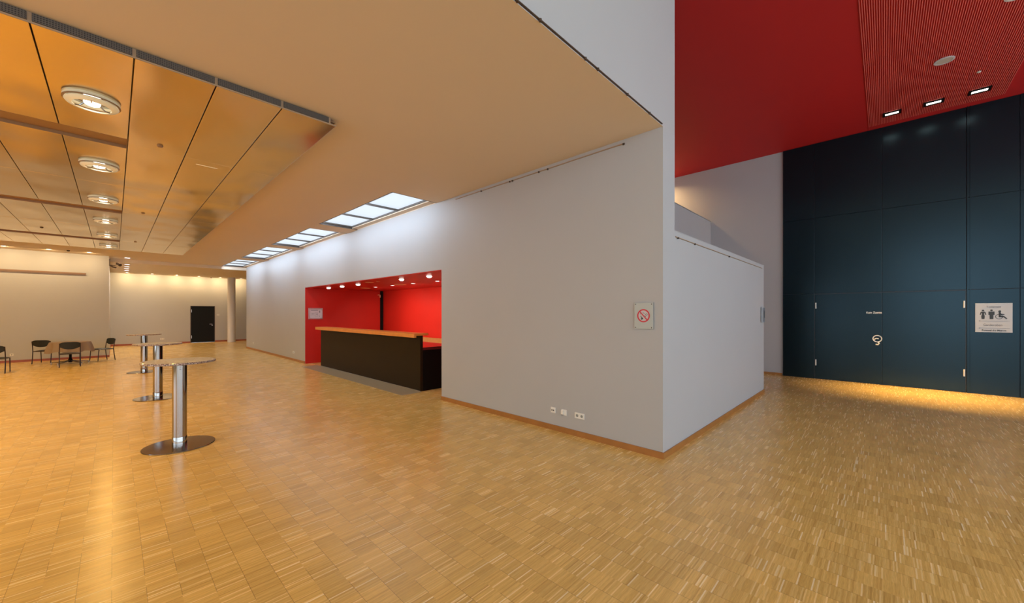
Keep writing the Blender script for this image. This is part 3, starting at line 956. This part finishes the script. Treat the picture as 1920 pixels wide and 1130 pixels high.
# ------------------------------------------------------------------ wall fittings
# long metal slot vent on the left wall
t = thing('wall_vent', 'long narrow brown metal strip high on the left wall', 'vent', (-0.73, YL, 3.13))
bm = bmesh.new(); bx(bm, -3.6, 0, -0.03, 0, -0.045, 0.045); obj('housing', bm, M['stripm'], t)
bm = bmesh.new(); bx(bm, -3.6, -0.01, -0.034, -0.03, 0.015, 0.035); obj('upper_lip', bm, M['slot'], t)

# camera on the end of the left wall
t = thing('security_camera', 'dark camera on a bracket at the corner of the left wall', 'camera', (-0.135, YL + 0.05, 3.52))
bm = bmesh.new(); bx(bm, 0.0, 0.03, -0.05, 0.05, -0.02, 0.26); obj('wall_plate', bm, M['hookm'], t)
bm = bmesh.new(); tube(bm, [(0.02, 0, 0.02), (0.10, 0, -0.05), (0.2, 0, -0.075)], 0.028); obj('lower_arm', bm, M['hookm'], t, smooth=True)
bm = bmesh.new(); tube(bm, [(0.03, 0, 0.03), (0.13, -0.02, 0.0), (0.24, -0.03, 0.06)], 0.012); obj('upper_arm', bm, M['hookm'], t, smooth=True)
bm = bmesh.new(); tube(bm, [(0.22, 0.03, 0.10), (0.30, -0.12, 0.03)], 0.045, 16, 0.055); obj('camera_body', bm, M['hookm'], t, smooth=True)

def socket(name, label, loc, rz, kind, group=None, cat='socket'):
    """local -Y faces the room"""
    t = thing(name, label, cat, loc, rz, group=group)
    w = {'single': 0.04, 'double': 0.078, 'data': 0.042, 'cover': 0.045, 'switch': 0.05}[kind]
    bm = bmesh.new(); bx(bm, -w, w, -0.012, 0, -0.04, 0.04)
    obj('cover_plate', bm, M['plastic'], t, bevel=0.003)
    cs = [0.0] if kind == 'single' else ([-0.037, 0.037] if kind == 'double' else [])
    for c in cs:
        bm = bmesh.new(); lathe(bm, [(0.027, -0.013), (0.030, -0.0165), (0.024, -0.0165), (0.022, -0.0125), (0.0, -0.0125)], 24, (c, 0, 0), 'Y')
        s_ = obj('outlet', bm, M['plastic'], t, smooth=True)
        bm = bmesh.new(); lathe(bm, [(0, -0.0135), (0.019, -0.0135), (0.02, -0.0125)], 20, (c, 0, 0), 'Y')
        obj('recess', bm, M['hole'], s_)
    if kind == 'data':
        bm = bmesh.new(); lathe(bm, [(0.026, -0.012), (0.028, -0.015), (0.0, -0.015)], 24, (0, 0, 0), 'Y'); s_ = obj('insert', bm, M['plastic'], t, smooth=True)
        for c in (-0.0145, 0.0145):
            bm = bmesh.new(); bx(bm, c - 0.0085, c + 0.0085, -0.0165, -0.015, -0.010, 0.010); obj('jack', bm, M['ink'], s_)
    if kind == 'cover':
        bm = bmesh.new(); bx(bm, -0.038, 0.0, -0.032, -0.012, -0.03, 0.03); obj('outlet', bm, M['plastic'], t, bevel=0.003)
        bm = bmesh.new(); bx(bm, -0.034, -0.006, -0.03, -0.014, -0.037, -0.0305); obj('opening', bm, M['ink'], t)
    if kind == 'switch':
        bm = bmesh.new(); bx(bm, -0.03, 0.03, -0.016, -0.012, -0.028, 0.028); obj('rocker', bm, M['sign'], t)
    return t
RB = math.radians(-90)      # faces -X
socket('data_socket', 'white data socket low on the long wall, left of three plates', (XW, 3.456, 0.288), RB, 'data')
socket('cable_outlet', 'small white cable outlet between the data socket and double socket', (XW, 3.262, 0.288), RB, 'cover')
socket('double_socket', 'white double power socket low on the long wall near the corner', (XW, 3.0, 0.286), RB, 'double')
socket('wall_socket', 'white socket low on the long wall, left of the bar', (XW, 15.1, 0.297), RB, 'double')
socket('wall_socket', 'white socket low at the far end of the long wall', (XW, 20.76, 0.308), RB, 'double')
socket('wall_socket', 'white socket low on the left wall near the cut-off chair', (-2.43, YL, 0.262), 0, 'single')
socket('double_socket', 'white double socket on the far wall behind the high tables', (1.81, YF, 0.285), 0, 'double')
socket('light_switch', 'grey switch plate right of the small black door', (4.24, YF, 1.575), 0, 'switch', cat='switch')

# picture rails with hooks
def rail(name, label, a, b_, z, along, fixed, hooks, m, h=0.010):
    t = thing(name, label, 'picture rail', (fixed, a, z) if along == 'y' else (a, fixed, z))
    L_ = b_ - a
    bm = bmesh.new()
    if along == 'y': bx(bm, -0.015, 0, 0, L_, -h / 2, h / 2)
    else: bx(bm, 0, L_, -0.015, 0, -h / 2, h / 2)
    obj('rail_profile', bm, m, t)
    for q in hooks:
        bm = bmesh.new()
        if along == 'y': lathe(bm, [(0, -0.02), (0.013, -0.016), (0.013, 0.004), (0, 0.006)], 10, (-0.017, q - a, -0.004))
        else: lathe(bm, [(0, -0.02), (0.011, -0.016), (0.011, 0.004), (0, 0.006)], 10, (q - a, -0.017, -0.004))
        obj('hook', bm, M['hookm'], t, smooth=True)
rail('picture_rail', 'thin picture rail with small hooks high on the long wall', 2.33, 5.75, 3.815, 'y', XW, [2.34, 3.55, 3.72, 4.27, 4.33, 5.02], M['railm'])
rail('picture_rail', 'thin picture rail with hooks along the low parapet wall', 4.80, 9.45, 2.634, 'x', YW, [4.86, 5.45, 7.05], M['railm'], 0.008)
rail('picture_rail', 'thin brown rail with hooks along the low ceiling edge', 0.6, 4.40, HC + 0.010, 'x', YW, [1.65, 1.95, 2.2, 2.8, 3.0, 3.55, 4.05], M['hookm'], 0.008)
st(box('trim_2', M['white'], (4.788, 9.66, YW - 0.004, YW + 0.224, 2.703, 2.712)), 'thin capping on the low parapet wall', 'trim')

# no smoking plate
t = thing('no_smoking_sign', 'grey plate with a red no smoking symbol near the corner', 'sign', (XW, 2.077, 1.662), RB)
bm = bmesh.new(); bx(bm, -0.117, 0.117, -0.022, -0.014, -0.157, 0.157)
obj('plate', bm, M['signg'], t, bevel=0.001)
for sx in (-1, 1):
    for sz in (-1, 1):
        bm = bmesh.new(); lathe(bm, [(0.0, -0.026), (0.006, -0.025), (0.006, 0.0)], 12, (sx * 0.10, 0, sz * 0.14), 'Y')
        obj('screw', bm, M['hookm'], t, smooth=True)
def ring_bm(bm, cx, cz, r0, r1, y0, y1, seg=48):
    lathe(bm, [(r0, y1), (r0, y0), (r1, y0), (r1, y1), (r0, y1)], seg, (cx, 0, cz), 'Y')
def bar2(bm, x0, z0, x1, z1, w, y0, y1):
    d = Vector((x1 - x0, z1 - z0)).normalized(); n_ = Vector((-d.y, d.x)) * w / 2
    ps = [(x0 + n_.x, z0 + n_.y), (x1 + n_.x, z1 + n_.y), (x1 - n_.x, z1 - n_.y), (x0 - n_.x, z0 - n_.y)]
    a = [bm.verts.new((p[0], y0, p[1])) for p in ps]; b = [bm.verts.new((p[0], y1, p[1])) for p in ps]
    bm.faces.new(a); bm.faces.new(b[::-1])
    for k in range(4): bm.faces.new([a[k], a[(k + 1) % 4], b[(k + 1) % 4], b[k]])
def poly2(bm, pts, y0, y1):
    a = [bm.verts.new((p[0], y0, p[1])) for p in pts]; b = [bm.verts.new((p[0], y1, p[1])) for p in pts]
    bm.faces.new(a); bm.faces.new(b[::-1])
    n_ = len(pts)
    for k in range(n_): bm.faces.new([a[k], a[(k + 1) % n_], b[(k + 1) % n_], b[k]])
bm = bmesh.new(); lathe(bm, [(0, -0.0225), (0.066, -0.0225), (0.066, -0.022)], 48, (0, 0, 0.002), 'Y')
obj('symbol_ground', bm, M['paper'], t)
bm = bmesh.new(); ring_bm(bm, 0, 0.002, 0.064, 0.079, -0.0245, -0.0222); bar2(bm, -0.046, 0.052, 0.046, -0.048, 0.012, -0.0246, -0.0235)
obj('prohibition_ring', bm, M['signred'], t)
bm = bmesh.new()
poly2(bm, [(-0.038, -0.002), (-0.030, 0.004), (-0.024, -0.014), (-0.014, -0.020), (-0.004, -0.030), (0.0, -0.030), (-0.012, -0.042), (-0.024, -0.047), (-0.036, -0.040), (-0.026, -0.026)], -0.0234, -0.0226)
for a, b_, c, d in ((0.014, 0.0, 0.034, 0.026), (0.024, -0.010, 0.048, 0.016), (0.034, 0.026, 0.042, 0.026), (0.042, 0.026, 0.048, 0.016), (-0.010, 0.040, 0.004, 0.036), (0.004, 0.036, 0.012, 0.022), (-0.036, 0.030, -0.042, 0.022), (-0.042, 0.022, -0.034, 0.018), (0.018, -0.012, 0.026, -0.004)):
    bar2(bm, a, b_, c, d, 0.004, -0.0234, -0.0226)
obj('hand_with_cigarette', bm, M['ink'], t)

# small plate at the end of the low wall
t = thing('info_plate', 'small grey plate with a dark mark at the end of the parapet wall', 'sign', (9.51, YW, 1.652), 0)
bm = bmesh.new(); bx(bm, -0.16, 0.13, -0.022, -0.014, -0.155, 0.165); obj('plate', bm, M['sign'], t, bevel=0.001)
bm = bmesh.new(); bx(bm, -0.06, 0.128, -0.0235, -0.0222, -0.14, 0.15); obj('printed_field', bm, M['inkgrey'], t)
bm = bmesh.new(); bx(bm, 0.05, 0.12, -0.0247, -0.0237, -0.06, 0.09); obj('dark_mark', bm, M['ink'], t)
bm = bmesh.new(); bx(bm, -0.1, 0.1, -0.014, 0, -0.1, 0.1); obj('spacer', bm, M['alu'], t)

# toilet and cloakroom sign
t = thing('direction_sign', 'pale square sign with toilet pictograms and two left arrows', 'sign', (XB - 0.05, -1.615, 1.596), RB)
W2, H2 = 0.242, 0.300
bm = bmesh.new(); bx(bm, -W2, W2, -0.016, -0.004, -H2, H2); obj('plate', bm, M['sign'], t, bevel=0.001)
y0, y1 = -0.0182, -0.0165
bm = bmesh.new(); bx(bm, -0.2, 0.2, -0.004, 0, -0.25, 0.25); obj('spacer', bm, M['alu'], t)
def px2(u, v):   # read-off position on the sign, 0..1 from left and from top
    return (-W2 + 2 * W2 * u, H2 - 2 * H2 * v)
letters('lettering', 'Toiletten', 0.062, M['inkgrey'], t, (*[px2(0.5, 0.12)[0]], y1 - 0.001, px2(0.5, 0.125)[1]), (math.radians(90), 0, 0), sx=0.85)
letters('lettering', 'Garderoben', 0.070, M['inkgrey'], t, (px2(0.48, 0)[0], y1 - 0.001, px2(0, 0.75)[1]), (math.radians(90), 0, 0), sx=0.72)
letters('lettering', 'Personal der Museen', 0.044, M['ink'], t, (px2(0.51, 0)[0], y1 - 0.001, px2(0, 0.935)[1]), (math.radians(90), 0, 0), bold=0.0016, sx=0.85)
for v in (0.61, 0.86):
    bm = bmesh.new()
    bar2(bm, *px2(0.10, v), *px2(0.93, v), 0.005, y0, y1)
    bar2(bm, *px2(0.10, v), *px2(0.14, v - 0.02), 0.005, y0 - 0.0004, y1)
    bar2(bm, *px2(0.10, v), *px2(0.14, v + 0.02), 0.005, y0 - 0.0004, y1)
    obj('arrow', bm, M['inkgrey'], t)
# woman
bm = bmesh.new()
cx, _ = px2(0.215, 0)
lathe(bm, [(0, y0), (0.017, y0), (0.017, y1)], 20, (cx, 0, px2(0, 0.25)[1]), 'Y')
def pp(bm, cx, pts): poly2(bm, [(cx + a, px2(0, b)[1]) for a, b in pts], y0, y1)
pp(bm, cx, [(-0.024, 0.29), (0.024, 0.29), (0.014, 0.38), (0.024, 0.45), (0.020, 0.53), (0.016, 0.545), (-0.016, 0.545), (-0.020, 0.53), (-0.024, 0.45), (-0.014, 0.38)])
pp(bm, cx, [(-0.024, 0.29), (-0.021, 0.315), (-0.031, 0.40), (-0.044, 0.395), (-0.033, 0.31)])
pp(bm, cx, [(0.024, 0.29), (0.033, 0.31), (0.044, 0.395), (0.031, 0.40), (0.021, 0.315)])
obj('woman_pictogram', bm, M['ink'], t)
bm = bmesh.new()
cx, _ = px2(0.445, 0)
lathe(bm, [(0, y0), (0.018, y0), (0.018, y1)], 20, (cx, 0, px2(0, 0.245)[1]), 'Y')
pp(bm, cx, [(-0.040, 0.285), (0.040, 0.285), (0.040, 0.40), (0.026, 0.40), (0.024, 0.545), (-0.024, 0.545), (-0.026, 0.40), (-0.040, 0.40)])
obj('man_pictogram', bm, M['ink'], t)
bm = bmesh.new()
cx, _ = px2(0.665, 0)
lathe(bm, [(0, y0), (0.019, y0), (0.019, y1)], 20, (cx, 0, px2(0, 0.28)[1]), 'Y')
pp(bm, cx, [(-0.014, 0.31), (0.012, 0.31), (0.018, 0.36), (0.060, 0.375), (0.060, 0.40), (0.012, 0.40), (0.016, 0.43), (0.058, 0.44), (0.098, 0.525), (0.082, 0.545), (0.050, 0.48), (-0.014, 0.48)])
ring_bm(bm, cx - 0.008, px2(0, 0.46)[1], 0.042, 0.050, y0, y1, 36)
obj('wheelchair_pictogram', bm, M['ink'], t)

# ------------------------------------------------------------------ red ceiling fittings
for (x, y), w in zip(lamps_rect, ('left of three', 'middle of three', 'right of three')):
    t = thing('rectangular_lamp', 'small rectangular lamp in the red slatted ceiling, ' + w, 'ceiling lamp', (x, y, HR - 0.012), group='rectangular lamps in the red ceiling')
    bm = bmesh.new()
    slab(bm, (-0.10, 0.10), (-0.145, 0.145), -0.02, 0.0, [(-0.055, 0.055), ] and [(-0.055, 0.055, -0.105, 0.105)])
    obj('housing', bm, M['blk'], t)
    bm = bmesh.new()
    for s in (-1, 1): bx(bm, s * 0.027 - 0.022, s * 0.027 + 0.022, -0.103, 0.103, -0.012, -0.004)
    obj('tube', bm, M['bulb'], t)
    lamp_light(t, 9, (1.0, 0.66, 0.22), 0.05, (0, 0, -0.03), 36)
for x, y, w in ((9.98, -0.745, 'left of two'), (8.60, -1.32, 'cut off by the top edge')):
    t = thing('ceiling_speaker', 'round grey disc in the red slatted ceiling, ' + w, 'speaker', (x, y, HR - 0.012), group='round discs in the red ceiling')
    bm = bmesh.new(); lathe(bm, [(0.10, 0.0), (0.125, 0.0), (0.125, -0.01), (0.10, -0.012), (0.10, 0)], 40); obj('ring', bm, M['paper'], t, smooth=True)
    bm = bmesh.new(); lathe(bm, [(0, -0.008), (0.10, -0.008), (0.1, -0.002)], 40); obj('grille', bm, M['spk'], t, smooth=True)
bm = bmesh.new(); lathe(bm, [(0, -0.022), (0.015, -0.02), (0.026, -0.01), (0.03, 0.0)], 24)
o = obj('smoke_detector', bm, M['spk'], smooth=True); o.location = (10.88, -1.23, HR - 0.012)
tag(o, 'small detector on the red ceiling between the disc and right lamp', 'detector')

# warm lamp on the gallery, hidden behind the tall corner
downlight('gallery_lamp', 'warm lamp on the gallery behind the tall corner', 11.9, 5.3, HR, 0.09, 25, (1.0, 0.62, 0.28), M['bulb'], None, 150)
